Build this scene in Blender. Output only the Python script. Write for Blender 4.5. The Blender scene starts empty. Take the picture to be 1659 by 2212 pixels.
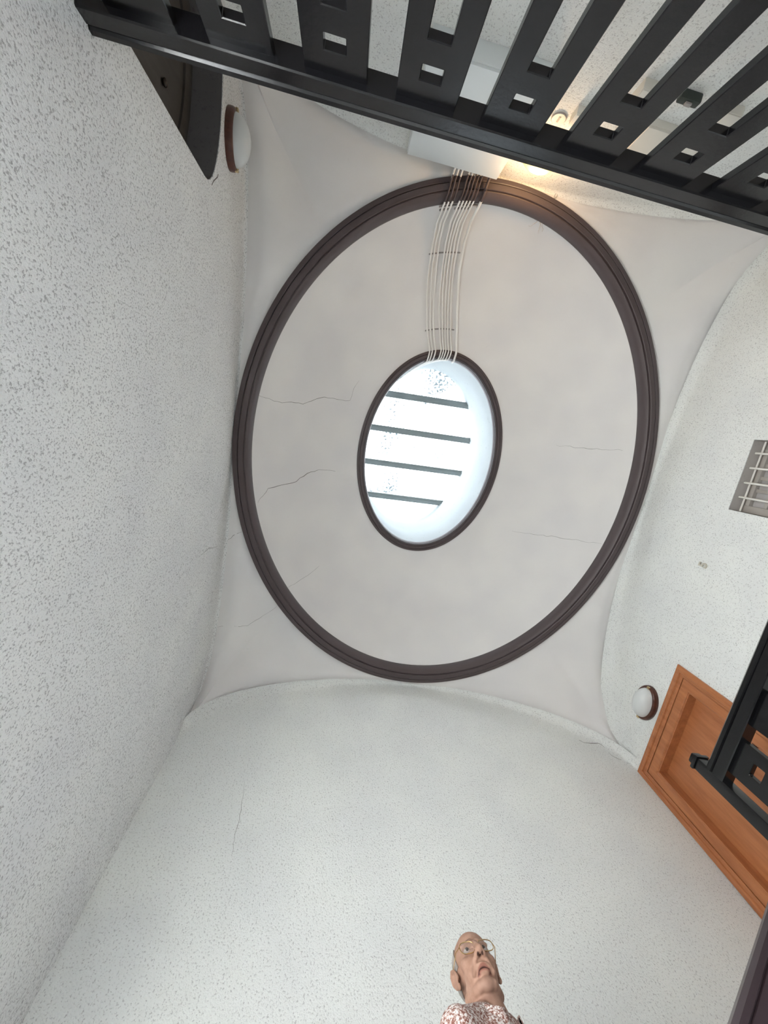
import bpy, bmesh, math, random
from mathutils import Vector, Matrix
from mathutils.bvhtree import BVHTree
random.seed(7)
PI = math.pi
scene = bpy.context.scene
C = scene.collection

# ------------------------------------------------------------------ camera
H = 1.35                      # height of the phone above the lower floor
FPX = 830.0                   # focal length in pixels of the 1659 x 2212 frame
ZEN = (751.0, 921.0)          # where the zenith falls in the picture
YAW = math.radians(10.0)
d = Vector((ZEN[0] - 829.5, ZEN[1] - 1106.0, FPX)).normalized()
CAM_R = Matrix.Rotation(-YAW, 3, 'Z') @ d.rotation_difference(Vector((0, 0, 1))).to_matrix()
cam_data = bpy.data.cameras.new('camera')
cam = bpy.data.objects.new('camera', cam_data)
C.objects.link(cam)
rx, ry, rz = CAM_R.col[0], CAM_R.col[1], CAM_R.col[2]
m = Matrix(((rx.x, -ry.x, -rz.x, 0), (rx.y, -ry.y, -rz.y, 0), (rx.z, -ry.z, -rz.z, H), (0, 0, 0, 1)))
cam.matrix_world = m
cam_data.sensor_fit = 'VERTICAL'
cam_data.sensor_height = 24.0
cam_data.lens = FPX * 24.0 / 2212.0
cam_data.clip_start = 0.02
scene.camera = cam
CAM_POS = Vector((0, 0, H))

# ------------------------------------------------------------------ light
world = bpy.data.worlds.new('overcast_sky')
scene.world = world
world.use_nodes = True
bg = world.node_tree.nodes['Background']
bg.inputs['Strength'].default_value = 12.0
wnt = world.node_tree                    # even overcast sky over a darker ground
wtc = wnt.nodes.new('ShaderNodeTexCoord')
wsx = wnt.nodes.new('ShaderNodeSeparateXYZ')
wrp = wnt.nodes.new('ShaderNodeValToRGB')
wrp.color_ramp.elements[0].position = 0.0
wrp.color_ramp.elements[0].color = (0.34, 0.35, 0.34, 1)
wrp.color_ramp.elements[1].position = 0.02
wrp.color_ramp.elements[1].color = (0.89, 0.95, 1.0, 1)
wnt.links.new(wtc.outputs['Generated'], wsx.inputs[0])
wnt.links.new(wsx.outputs['Z'], wrp.inputs['Fac'])
wnt.links.new(wrp.outputs['Color'], bg.inputs['Color'])
portal_data = bpy.data.lights.new('skylight_portal', 'AREA')
portal_data.shape = 'ELLIPSE'
portal_data.size = 1.9
portal_data.size_y = 2.5
portal_data.cycles.is_portal = True
portal = bpy.data.objects.new('skylight_portal', portal_data)
portal.location = (1.04, 0.155, H + 6.25)
C.objects.link(portal)
portal2_data = bpy.data.lights.new('fill_window_portal', 'AREA')  # samples the sky through the added fill-light window
portal2_data.shape = 'RECTANGLE'
portal2_data.size = 1.3
portal2_data.size_y = 2.25
portal2_data.cycles.is_portal = True
portal2 = bpy.data.objects.new('fill_window_portal', portal2_data)
portal2.location = (-1.40, 0.05, 1.785)
portal2.rotation_euler = (0, -math.pi / 2, 0)
C.objects.link(portal2)
vs = scene.view_settings
vs.view_transform = 'Standard'
vs.look = 'None'
vs.gamma = 1.0
vs.use_curve_mapping = False
vs.exposure = 2.22
scene.cycles.max_bounces = 6
scene.cycles.adaptive_threshold = 0.10
scene.cycles.diffuse_bounces = 5
scene.cycles.glossy_bounces = 2
scene.cycles.transmission_bounces = 2
scene.cycles.transparent_max_bounces = 8

# ------------------------------------------------------------------ materials
MATS = {}
def newmat(name, color=(0.8, 0.8, 0.8), rough=0.6, spec=0.5, metal=0.0):
    mt = bpy.data.materials.new(name)
    mt.use_nodes = True
    nt = mt.node_tree
    b = nt.nodes['Principled BSDF']
    b.inputs['Base Color'].default_value = (*color, 1)
    b.inputs['Roughness'].default_value = rough
    b.inputs['Specular IOR Level'].default_value = spec
    b.inputs['Metallic'].default_value = metal
    MATS[name] = mt
    return mt, nt, b

def node(nt, kind, **kw):
    n = nt.nodes.new(kind)
    for k, v in kw.items():
        if k in n.inputs.keys():
            n.inputs[k].default_value = v
        else:
            setattr(n, k, v)
    return n

def noise(nt, scale, detail=3.0, rough=0.5):
    tc = node(nt, 'ShaderNodeTexCoord')
    n = node(nt, 'ShaderNodeTexNoise')
    n.inputs['Scale'].default_value = scale
    n.inputs['Detail'].default_value = detail
    n.inputs['Roughness'].default_value = rough
    nt.links.new(tc.outputs['Object'], n.inputs['Vector'])
    return n

def ramp(nt, src, stops):
    r = node(nt, 'ShaderNodeValToRGB')
    els = r.color_ramp.elements
    while len(els) < len(stops):
        els.new(0.5)
    for e, (p, c) in zip(els, stops):
        e.position = p
        e.color = (*c, 1) if len(c) == 3 else c
    nt.links.new(src, r.inputs['Fac'])
    return r

def add_bump(nt, b, src, strength, dist):
    bp = node(nt, 'ShaderNodeBump')
    bp.inputs['Strength'].default_value = strength
    bp.inputs['Distance'].default_value = dist
    nt.links.new(src, bp.inputs['Height'])
    nt.links.new(bp.outputs['Normal'], b.inputs['Normal'])
    return bp

def stucco(name, color, dark, strength, dist, scale=85.0, speck=0.30):
    mt, nt, b = newmat(name, color, 0.9, 0.2)
    nt.nodes.remove(b)
    b = node(nt, 'ShaderNodeBsdfDiffuse')             # dead matt plaster
    nt.links.new(b.outputs[0], nt.nodes['Material Output'].inputs['Surface'])
    n1 = noise(nt, scale, 2.0, 0.62)
    n2 = noise(nt, 2.2, 1.0, 0.55)
    rp = ramp(nt, n1.outputs['Fac'], [(speck, dark), (speck + 0.12, color)])
    cl = ramp(nt, n2.outputs['Fac'], [(0.3, (0.93, 0.93, 0.95)), (0.7, (1.0, 1.0, 1.0))])
    mx = node(nt, 'ShaderNodeMix', data_type='RGBA', blend_type='MULTIPLY')
    mx.inputs['Factor'].default_value = 1.0
    nt.links.new(rp.outputs['Color'], mx.inputs[6])
    nt.links.new(cl.outputs['Color'], mx.inputs[7])
    nt.links.new(mx.outputs[2], b.inputs['Color'])
    add_bump(nt, b, n1.outputs['Fac'], strength, dist)
    return mt

M_WALL = stucco('rough_white_stucco', (0.83, 0.845, 0.82), (0.55, 0.55, 0.54), 0.6, 0.010, 105.0, 0.315)
M_WALL_L = stucco('coarse_white_stucco', (0.83, 0.835, 0.825), (0.47, 0.47, 0.47), 0.8, 0.010, 108.0, 0.345)
M_CEIL = stucco('smooth_warm_plaster', (0.79, 0.772, 0.755), (0.76, 0.74, 0.725), 0.10, 0.004, 30.0, 0.2)
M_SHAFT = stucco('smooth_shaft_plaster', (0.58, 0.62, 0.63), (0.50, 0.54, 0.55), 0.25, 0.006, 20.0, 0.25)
M_FLOOR = stucco('pale_terrazzo', (0.78, 0.77, 0.74), (0.55, 0.54, 0.52), 0.02, 0.001, 60.0, 0.36)

mt, nt, b = newmat('glossy_black_paint', (0.0042, 0.0042, 0.0052), 0.22, 0.5)
n = noise(nt, 55.0, 2.0, 0.5)
add_bump(nt, b, n.outputs['Fac'], 0.13, 0.0025)
M_BLACK = mt

mt, nt, b = newmat('dark_brown_moulding_paint', (0.082, 0.062, 0.064), 0.45, 0.4)
n = noise(nt, 25.0, 4.0)
add_bump(nt, b, n.outputs['Fac'], 0.15, 0.004)
M_RING = mt
M_GROOVE = newmat('moulding_groove_shadow_paint', (0.012, 0.008, 0.008), 0.7, 0.2)[0]

def wood(name, c1, c2, axis_scale, rough=0.32):
    mt, nt, b = newmat(name, c1, rough, 0.5)
    tc = node(nt, 'ShaderNodeTexCoord')
    mp = node(nt, 'ShaderNodeMapping')
    mp.inputs['Scale'].default_value = axis_scale
    nz = node(nt, 'ShaderNodeTexNoise')
    nz.inputs['Scale'].default_value = 3.0
    nz.inputs['Detail'].default_value = 8.0
    nz.inputs['Roughness'].default_value = 0.65
    nt.links.new(tc.outputs['Object'], mp.inputs['Vector'])
    nt.links.new(mp.outputs['Vector'], nz.inputs['Vector'])
    rp = ramp(nt, nz.outputs['Fac'], [(0.3, c2), (0.68, c1)])
    nt.links.new(rp.outputs['Color'], b.inputs['Base Color'])
    add_bump(nt, b, nz.outputs['Fac'], 0.08, 0.003)
    return mt
M_DOOR = wood('varnished_orange_wood', (0.50, 0.195, 0.078), (0.33, 0.11, 0.040), (6, 6, 0.8))
M_DOORH = wood('varnished_orange_wood_across', (0.50, 0.195, 0.078), (0.33, 0.11, 0.040), (6, 0.8, 6))
M_OLDDOOR = wood('dull_grey_brown_wood', (0.070, 0.062, 0.056), (0.045, 0.04, 0.036), (8, 8, 1.0), 0.6)
M_SOFFIT = stucco('dark_grey_reveal', (0.16, 0.152, 0.155), (0.13, 0.125, 0.13), 0.1, 0.004, 40.0, 0.3)  # even dark grey for the doorway lining
M_LAMPWOOD = wood('dark_lamp_wood', (0.11, 0.038, 0.024), (0.05, 0.017, 0.012), (3, 9, 9), 0.3)
M_STEP = wood('dark_step_wood', (0.10, 0.05, 0.03), (0.05, 0.025, 0.015), (0.8, 6, 6), 0.35)

mt, nt, b = newmat('frosted_lamp_glass', (0.66, 0.68, 0.68), 0.35, 0.5)
b.inputs['Subsurface Weight'].default_value = 0.0
M_GLASSLAMP = mt
mt, nt, b = newmat('lit_lamp_glass', (0.5, 0.45, 0.22), 0.4, 0.5)
b.inputs['Emission Color'].default_value = (1.0, 0.90, 0.33, 1)
b.inputs['Emission Strength'].default_value = 0.20
M_LIT = mt
M_BRASS = newmat('polished_brass', (0.75, 0.6, 0.35), 0.25, 0.5, 1.0)[0]
M_STEEL = newmat('brushed_steel', (0.62, 0.62, 0.62), 0.3, 0.5, 1.0)[0]
M_WHITEBOX = newmat('pale_enamel', (0.76, 0.80, 0.81), 0.45, 0.4)[0]
M_CREAMBOX = newmat('cream_plastic', (0.70, 0.68, 0.62), 0.5, 0.4)[0]
M_CABLE = newmat('white_cable_plastic', (0.86, 0.85, 0.82), 0.45, 0.4)[0]
M_CLIP = newmat('grey_clip_metal', (0.33, 0.31, 0.30), 0.5, 0.4)[0]
M_CRACK = newmat('crack_gap', (0.20, 0.19, 0.18), 0.9, 0.1)[0]
M_BAR = newmat('white_painted_iron', (0.78, 0.76, 0.72), 0.45, 0.4)[0]
M_SASH = newmat('taupe_window_paint', (0.42, 0.39, 0.36), 0.6, 0.3)[0]
M_REVEAL = stucco('taupe_window_reveal', (0.50, 0.47, 0.445), (0.45, 0.42, 0.40), 0.1, 0.003, 40.0, 0.3)
M_SKYBAR = newmat('weathered_zinc_bar', (0.26, 0.29, 0.29), 0.6, 0.3)[0]
M_GREEN = newmat('dark_green_plastic', (0.03, 0.04, 0.035), 0.4, 0.4)[0]
M_DUST = newmat('grey_dust_web', (0.42, 0.40, 0.38), 0.9, 0.1)[0]
mt, nt, b = newmat('window_pane_glass', (0.45, 0.43, 0.43), 0.12, 0.5)
M_PANE = mt

# dirty skylight glass: tinted dark to dim the skylight, a little diffusing, with specks of dirt
mt = bpy.data.materials.new('dimmed_dirty_skylight_glass')
mt.use_nodes = True
nt = mt.node_tree
nt.nodes.clear()
out = node(nt, 'ShaderNodeOutputMaterial')
tr = node(nt, 'ShaderNodeBsdfTransparent')
tr.inputs['Color'].default_value = (0.33, 0.33, 0.33, 1)     # dark tint that holds daylight back from the shaft
tl = node(nt, 'ShaderNodeBsdfTranslucent')
tl.inputs['Color'].default_value = (0.30, 0.31, 0.32, 1)
df = node(nt, 'ShaderNodeBsdfDiffuse')
df.inputs['Color'].default_value = (0.33, 0.42, 0.47, 1)
m1 = node(nt, 'ShaderNodeMixShader')
m1.inputs['Fac'].default_value = 0.2
nt.links.new(tr.outputs[0], m1.inputs[1])
nt.links.new(tl.outputs[0], m1.inputs[2])
n1 = noise(nt, 36.0, 1.0, 0.5)
n2 = noise(nt, 1.7, 1.0, 0.5)
ad = node(nt, 'ShaderNodeMath', operation='MULTIPLY')
nt.links.new(n1.outputs['Fac'], ad.inputs[0])
nt.links.new(n2.outputs['Fac'], ad.inputs[1])
rs = ramp(nt, ad.outputs[0], [(0.345, (0, 0, 0)), (0.385, (0.82, 0.82, 0.82))])
m2 = node(nt, 'ShaderNodeMixShader')
nt.links.new(rs.outputs['Color'], m2.inputs['Fac'])
nt.links.new(m1.outputs[0], m2.inputs[1])
nt.links.new(df.outputs[0], m2.inputs[2])
nt.links.new(m2.outputs[0], out.inputs['Surface'])
M_SKYGLASS = mt
mt = bpy.data.materials.new('clear_window_glass')
mt.use_nodes = True
nt = mt.node_tree
nt.nodes.clear()
out = node(nt, 'ShaderNodeOutputMaterial')
tr = node(nt, 'ShaderNodeBsdfTransparent')
gs = node(nt, 'ShaderNodeBsdfGlossy')
gs.inputs['Roughness'].default_value = 0.03
m1 = node(nt, 'ShaderNodeMixShader')
m1.inputs['Fac'].default_value = 0.06
nt.links.new(tr.outputs[0], m1.inputs[1])
nt.links.new(gs.outputs[0], m1.inputs[2])
nt.links.new(m1.outputs[0], out.inputs['Surface'])
M_CLEAR = mt

# person
mt, nt, b = newmat('skin', (0.42, 0.235, 0.165), 0.65, 0.3)
n = noise(nt, 30.0, 3.0)
rp = ramp(nt, n.outputs['Fac'], [(0.35, (0.27, 0.150, 0.105)), (0.65, (0.38, 0.225, 0.165))])
at_ = node(nt, 'ShaderNodeAttribute', attribute_name='complexion')
mxs = node(nt, 'ShaderNodeMix', data_type='RGBA')
nt.links.new(at_.outputs['Alpha'], mxs.inputs['Factor'])
nt.links.new(rp.outputs['Color'], mxs.inputs[6])
nt.links.new(at_.outputs['Color'], mxs.inputs[7])
nt.links.new(mxs.outputs[2], b.inputs['Base Color'])
M_SKIN = mt
M_LIP = newmat('lip_skin', (0.26, 0.105, 0.075), 0.5, 0.4)[0]
M_DARKSKIN = newmat('mouth_and_nostril_interior', (0.045, 0.015, 0.011), 0.7, 0.2)[0]
M_STUBBLE = newmat('stubble_chin_skin', (0.28, 0.165, 0.115), 0.6, 0.3)[0]
M_BROW = newmat('brow_hair', (0.16, 0.10, 0.075), 0.8, 0.2)[0]
M_HAIR = newmat('short_grey_hair', (0.30, 0.27, 0.25), 0.8, 0.2)[0]
M_EYE = newmat('eye_white', (0.34, 0.29, 0.27), 0.2, 0.5)[0]
M_IRIS = newmat('eye_iris', (0.03, 0.02, 0.015), 0.2, 0.5)[0]
M_GOLD = newmat('gold_spectacle_wire', (0.72, 0.50, 0.24), 0.25, 0.5, 1.0)[0]
mt, nt, b = newmat('spectacle_lens', (0.9, 0.9, 0.9), 0.02, 0.5)
b.inputs['Alpha'].default_value = 0.05
M_LENS = mt
mt, nt, b = newmat('printed_shirt_cotton', (0.7, 0.65, 0.62), 0.85, 0.2)
n1 = noise(nt, 135.0, 3.0, 0.7)
rp = ramp(nt, n1.outputs['Fac'], [(0.42, (0.15, 0.06, 0.045)), (0.50, (0.33, 0.23, 0.20)), (0.58, (0.56, 0.52, 0.50))])
nt.links.new(rp.outputs['Color'], b.inputs['Base Color'])
M_SHIRT = mt
M_TROUSER = newmat('dark_blue_trouser_cloth', (0.03, 0.035, 0.05), 0.9, 0.2)[0]
M_SHOE = newmat('brown_shoe_leather', (0.08, 0.045, 0.03), 0.4, 0.5)[0]

# ------------------------------------------------------------------ helpers
def link_mesh(name, me, mat=None, parent=None, loc=None):
    o = bpy.data.objects.new(name, me)
    C.objects.link(o)
    if mat is not None and len(me.materials) == 0:
        me.materials.append(mat)
    if parent is not None:
        o.parent = parent
    if loc is not None:
        o.location = loc
    return o

def mesh(name, verts, faces, mat, parent=None, smooth=False, sharp=None, loc=None):
    me = bpy.data.meshes.new(name)
    me.from_pydata([tuple(v) for v in verts], [], faces)
    me.update()
    if smooth:
        for p in me.polygons:
            p.use_smooth = True
        if sharp is not None:
            me.set_sharp_from_angle(angle=math.radians(sharp))
    return link_mesh(name, me, mat, parent, loc)

def from_bm(name, bm, mat, parent=None, smooth=False, sharp=None, loc=None):
    bmesh.ops.recalc_face_normals(bm, faces=bm.faces[:])
    me = bpy.data.meshes.new(name)
    bm.to_mesh(me)
    bm.free()
    if smooth:
        for p in me.polygons:
            p.use_smooth = True
        if sharp is not None:
            me.set_sharp_from_angle(angle=math.radians(sharp))
    return link_mesh(name, me, mat, parent, loc)

def thing(name, label, cat, loc=(0, 0, 0), rotz=0.0, group=None):
    o = bpy.data.objects.new(name, None)
    o.empty_display_size = 0.1
    C.objects.link(o)
    o.location = loc
    o.rotation_euler = (0, 0, rotz)
    tag(o, label, cat, group)
    return o

def tag(o, label, cat, group=None):
    o['label'] = label
    o['category'] = cat
    if group:
        o['group'] = group
    return o

def structure(o, label=None, cat=None):
    o['kind'] = 'structure'
    if label:
        o['label'] = label
    if cat:
        o['category'] = cat
    return o

def bm_box(bm, lo, hi, bevel=0.0):
    lo, hi = Vector(lo), Vector(hi)
    r = bmesh.ops.create_cube(bm, size=1.0)
    vsx = r['verts']
    for v in vsx:
        v.co = Vector((lo[i] + (v.co[i] + 0.5) * (hi[i] - lo[i]) for i in range(3)))
    if bevel > 0:
        es = list({e for v in vsx for e in v.link_edges})
        bmesh.ops.bevel(bm, geom=es, offset=bevel, segments=2, profile=0.6, affect='EDGES')

def box(name, lo, hi, mat, parent=None, bevel=0.0):
    bm = bmesh.new()
    bm_box(bm, lo, hi, bevel)
    return from_bm(name, bm, mat, parent, smooth=bevel > 0, sharp=35)

def bm_capsule(bm, p, q, r1, r2, seg=14):
    p, q = Vector(p), Vector(q)
    ax = q - p
    L = ax.length
    rot = Vector((0, 0, 1)).rotation_difference(ax.normalized()).to_matrix().to_4x4() if L > 1e-6 else Matrix.Identity(4)
    if L > 1e-6:
        bmesh.ops.create_cone(bm, cap_ends=True, segments=seg, radius1=r1, radius2=r2, depth=L,
                              matrix=Matrix.Translation((p + q) / 2) @ rot)
    bmesh.ops.create_uvsphere(bm, u_segments=seg, v_segments=8, radius=r1, matrix=Matrix.Translation(p) @ rot)
    bmesh.ops.create_uvsphere(bm, u_segments=seg, v_segments=8, radius=r2, matrix=Matrix.Translation(q) @ rot)

def bm_ellipsoid(bm, c, r, rot=None, seg=24):
    mtx = Matrix.Translation(Vector(c)) @ (rot.to_4x4() if rot else Matrix.Identity(4)) @ Matrix.Diagonal((*r, 1.0))
    bmesh.ops.create_uvsphere(bm, u_segments=seg, v_segments=seg // 2, radius=1.0, matrix=mtx)

def tube(name, pts, r, mat, parent=None, seg=8, closed=False):
    pts = [Vector(p) for p in pts]
    n = len(pts)
    verts, faces = [], []
    prev = None
    for i, p in enumerate(pts):
        if closed:
            t = (pts[(i + 1) % n] - pts[i - 1]).normalized()
        else:
            t = (pts[min(i + 1, n - 1)] - pts[max(i - 1, 0)]).normalized()
        if prev is None:
            a = Vector((0, 0, 1)) if abs(t.z) < 0.9 else Vector((1, 0, 0))
            u = t.cross(a).normalized()
        else:
            u = (prev - t * prev.dot(t)).normalized()
        prev = u
        w = t.cross(u)
        rr = r[i] if isinstance(r, (list, tuple)) else r
        for k in range(seg):
            an = 2 * PI * k / seg
            verts.append(p + (u * math.cos(an) + w * math.sin(an)) * rr)
    m_ = n if closed else n - 1
    for i in range(m_):
        j = (i + 1) % n
        for k in range(seg):
            l = (k + 1) % seg
            faces.append((i * seg + k, i * seg + l, j * seg + l, j * seg + k))
    if not closed:
        faces.append(tuple(range(seg))[::-1])
        faces.append(tuple((n - 1) * seg + k for k in range(seg)))
    return mesh(name, verts, faces, mat, parent, smooth=True, sharp=50)

def ray_dir(px, py):
    return (CAM_R @ Vector((px - 829.5, py - 1106.0, FPX))).normalized()

def boolean_cut(obj, cutters):
    for ct in cutters:
        md = obj.modifiers.new('cut', 'BOOLEAN')
        md.operation = 'DIFFERENCE'
        md.solver = 'EXACT'
        md.object = ct
    dg = bpy.context.evaluated_depsgraph_get()
    dg.update()
    me = bpy.data.meshes.new_from_object(obj.evaluated_get(dg))
    old = obj.data
    obj.modifiers.clear()
    obj.data = me
    me.name = old.name
    bpy.data.meshes.remove(old)
    for ct in cutters:
        cd = ct.data
        bpy.data.objects.remove(ct)
        bpy.data.meshes.remove(cd)
    for p in me.polygons:
        p.use_smooth = True
    me.set_sharp_from_angle(angle=math.radians(28))

# ------------------------------------------------------------------ room shell
CX, CY = 1.037, 0.160                   # centre of the vault
RA, RB, ZR = 2.022, 2.357, H + 3.60     # oval ring: half axes and height
OA, OB, ZO = 0.873, 1.212, H + 4.64     # oculus
SPRING, APEX = H + 2.77, H + 3.63
YB, YF, XR = 2.58, -2.225, 3.14
def xl(y):
    return -0.9973 + 0.0338 * y
BL, BR, FR, FL = (xl(YB), YB), (XR, YB), (XR, YF), (xl(YF), YF)

EXPO = {'wall_back': 1.75, 'wall_right': 2.4, 'wall_front': 2.0, 'wall_left': 2.7}
def arch(s, wall):                       # s in -1..1 along a wall
    s = min(1.0, abs(s))
    e = EXPO[wall]
    return SPRING + (APEX - SPRING) * (1 - s ** e) ** (1 / e)

def make_wall(name, P, Q, n_in, rmin, rmax, thick=0.35):
    P, Q, n_in = Vector((*P, 0)), Vector((*Q, 0)), Vector((*n_in, 0)).normalized()
    N = 96
    # rows of the inner face
    def rows(s):
        a = arch(s, name)
        r = rmin + (rmax - rmin) * min(1, abs(s) * 1.1)
        z0 = a - r
        out_ = [(0.0, 0.0), (0.0, z0 * 0.5), (0.0, z0 - 0.06), (0.0, z0)]
        for k in range(1, 7):
            ph = math.radians(75) * k / 6
            out_.append((r * (1 - math.cos(ph)), z0 + r * math.sin(ph)))
        e = out_[-1]
        out_.append((-thick, e[1] + 0.02))    # back over the top
        out_.append((-thick, 0.0))
        return out_
    verts, faces = [], []
    R = None
    for i in range(N + 1):
        # denser near the corners
        u = 0.5 - 0.5 * math.cos(PI * i / N)
        s = 2 * u - 1
        base = P.lerp(Q, u)
        rw = rows(s)
        R = len(rw)
        for off, z in rw:
            verts.append(base + n_in * off + Vector((0, 0, z)))
    for i in range(N):
        for k in range(R):
            l = (k + 1) % R
            faces.append((i * R + k, i * R + l, (i + 1) * R + l, (i + 1) * R + k))
    faces.append(tuple(range(R))[::-1])
    faces.append(tuple(N * R + k for k in range(R)))
    bm = bmesh.new()
    bv = [bm.verts.new(v) for v in verts]
    for f in faces:
        bm.faces.new([bv[i] for i in f])
    o = from_bm(name, bm, M_WALL_L if name == 'wall_left' else M_WALL, smooth=True, sharp=28)
    return o

wall_back = structure(make_wall('wall_back', (BL[0] - .3, BL[1]) if False else BL, BR, (0, -1), 0.035, 0.11))
wall_front = structure(make_wall('wall_front', FL, FR, (0, 1), 0.03, 0.09))
wall_left = structure(make_wall('wall_left', FL, BL, (1, -0.0338), 0.025, 0.035))
wall_right = structure(make_wall('wall_right', FR, BR, (-1, 0), 0.05, 0.12))

# openings: arched doorway on the left wall, barred window and door on the right wall
def arch_door_outline(y0, y1, zs, za, zb, n=18):
    yc, hw = (y0 + y1) / 2, (y1 - y0) / 2
    pts = [(y0, zb), (y1, zb)]
    for i in range(n + 1):
        t = PI * i / n
        pts.append((yc + hw * math.cos(t), zs + (za - zs) * math.sin(t) ** 0.85))
    return pts
GAL = H + 0.55                           # gallery floor height
AY0, AY1 = -2.16, -1.242
arch_out = arch_door_outline(AY0, AY1, H + 2.67, H + 2.893, GAL)
def prism_x(name, outline, x0, x1, mat, parent=None):
    n = len(outline)
    verts = [(x0, y, z) for y, z in outline] + [(x1, y, z) for y, z in outline]
    faces = [tuple(range(n)), tuple(range(2 * n - 1, n - 1, -1))]
    for i in range(n):
        j = (i + 1) % n
        faces.append((i, i + n, j + n, j))
    bm = bmesh.new()
    bv = [bm.verts.new(v) for v in verts]
    for f in faces:
        bm.faces.new([bv[i] for i in f])
    return from_bm(name, bm, mat, parent)
cut1 = prism_x('cut', arch_out, -1.262, -0.8, M_WALL)
LW = (-1.05, 1.15, 1.15, 2.42)           # added fill-light window low in the left wall, below the picture
cut1b = box('cut', (-1.6, LW[0], LW[2]), (-0.8, LW[1], LW[3]), M_WALL)
boolean_cut(wall_left, [cut1, cut1b])
WY0, WY1, WZ0, WZ1 = -0.482, 0.084, H + 1.75, H + 2.787
cut2 = box('cut', (3.0, WY0, WZ0), (3.42, WY1, WZ1), M_WALL)
DY0, DY1, DZ1 = 1.46, 2.578, H + 2.715
cut3 = box('cut', (3.0, DY0 + 0.06, GAL), (3.36, DY1 - 0.06, DZ1 - 0.06), M_WALL)
boolean_cut(wall_right, [cut2, cut3])

floor = structure(box('floor', (-1.45, -2.6, -0.12), (3.5, 2.95, 0.0), M_FLOOR))

# pendentives: ruled from the wall arches to the oval ring
def outline_hit(th):
    dx, dy = math.cos(th) * RA, math.sin(th) * RB
    best = None
    for A, B, wn in ((BL, BR, 'wall_back'), (BR, FR, 'wall_right'), (FR, FL, 'wall_front'), (FL, BL, 'wall_left')):
        ex, ey = B[0] - A[0], B[1] - A[1]
        den = dx * ey - dy * ex
        if abs(den) < 1e-9:
            continue
        t = ((A[0] - CX) * ey - (A[1] - CY) * ex) / den
        u = ((A[0] - CX) * dy - (A[1] - CY) * dx) / den
        if t > 0 and -1e-6 <= u <= 1 + 1e-6 and (best is None or t < best[0]):
            best = (t, u, wn)
    t, u, wn = best
    return CX + dx * t, CY + dy * t, arch(2 * u - 1, wn)
angs = sorted([2 * PI * i / 360 for i in range(360)] +
              [math.atan2((c[1] - CY) / RB, (c[0] - CX) / RA) % (2 * PI) for c in (BL, BR, FR, FL)])
K = 18
outl = [outline_hit(th) for th in angs]
def soft_oz(th, sg):                     # outline height, evened out over a growing angle
    if sg < 1e-4:
        return None
    num_ = den_ = 0.0
    for t2, o2 in zip(angs, outl):
        dd = (t2 - th + PI) % (2 * PI) - PI
        if abs(dd) < 3 * sg:
            w = math.exp(-0.5 * (dd / sg) ** 2)
            num_ += w * o2[2]
            den_ += w
    return num_ / den_
grid = []
for th, (ox, oy, oz) in zip(angs, outl):
    ix, iy = CX + RA * math.cos(th), CY + RB * math.sin(th)
    row = []
    for k in range(K + 1):
        t = k / K
        so_ = soft_oz(th, 0.02 + 0.34 * t ** 1.3) if k else oz
        w_ = 1 - (1 - t) ** 5
        zo_ = oz * (1 - w_) + so_ * w_
        g = t ** 0.85
        row.append([ox + (ix - ox) * t, oy + (iy - oy) * t, zo_ * (1 - g) + (ZR + 0.01) * g])
    grid.append(row)
verts, faces = [], []
for row in grid:
    for k, (x, y, z) in enumerate(row):
        if k == 0:
            x += (x - CX) * 0.02
            y += (y - CY) * 0.02
        verts.append((x, y, z))
n = len(angs)
for i in range(n):
    j = (i + 1) % n
    for k in range(K):
        faces.append((i * (K + 1) + k, j * (K + 1) + k, j * (K + 1) + k + 1, i * (K + 1) + k + 1))
ceiling = structure(mesh('ceiling', verts, faces, M_CEIL, smooth=True, sharp=40))

def oval_sweep(name, prof, a, b, mat, parent=None, n=192, closed_prof=False, sharp=None):
    """prof: list of (inward offset from the oval, height)"""
    verts, faces = [], []
    P = len(prof)
    for i in range(n):
        th = 2 * PI * i / n
        for off, z in prof:
            verts.append((CX + (a - off) * math.cos(th), CY + (b - off) * math.sin(th), z))
    L = P if closed_prof else P - 1
    for i in range(n):
        j = (i + 1) % n
        for k in range(L):
            l = (k + 1) % P
            faces.append((i * P + k, i * P + l, j * P + l, j * P + k))
    bm = bmesh.new()
    bv = [bm.verts.new(v) for v in verts]
    for f in faces:
        bm.faces.new([bv[i] for i in f])
    return from_bm(name, bm, mat, parent, smooth=True, sharp=sharp)

# vault between the two rings
R0, R1 = 0.15, RA - OA                 # inward offsets where the vault starts and ends
dome_prof = []
for k in range(0, 25):
    t = k / 24
    ph = t * PI / 2
    dome_prof.append((R0 - 0.02 + (R1 - R0 + 0.04) * (1 - math.cos(ph) ** 1.12), ZR + 0.02 + (ZO - ZR - 0.02) * math.sin(ph) ** 0.92))
dome = structure(oval_sweep('ceiling_vault', dome_prof, RA, RB, M_CEIL))
# light shaft over the oculus, up to the glass
def glass_z(y):
    return H + 5.69 + 0.20 * y
SA, SB = OA - 0.085, OB - 0.085
sv, sf = [], []
NS = 128
for i in range(NS):
    th = 2 * PI * i / NS
    x, y = CX + SA * math.cos(th), CY + SB * math.sin(th)
    for k in range(5):
        z0 = ZO - 0.01
        z1 = glass_z(y) + 0.06
        sv.append((x, y, z0 + (z1 - z0) * k / 4))
for i in range(NS):
    j = (i + 1) % NS
    for k in range(4):
        sf.append((i * 5 + k, j * 5 + k, j * 5 + k + 1, i * 5 + k + 1))
shaft = structure(mesh('wall_shaft', sv, sf, M_SHAFT, smooth=True))

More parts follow.
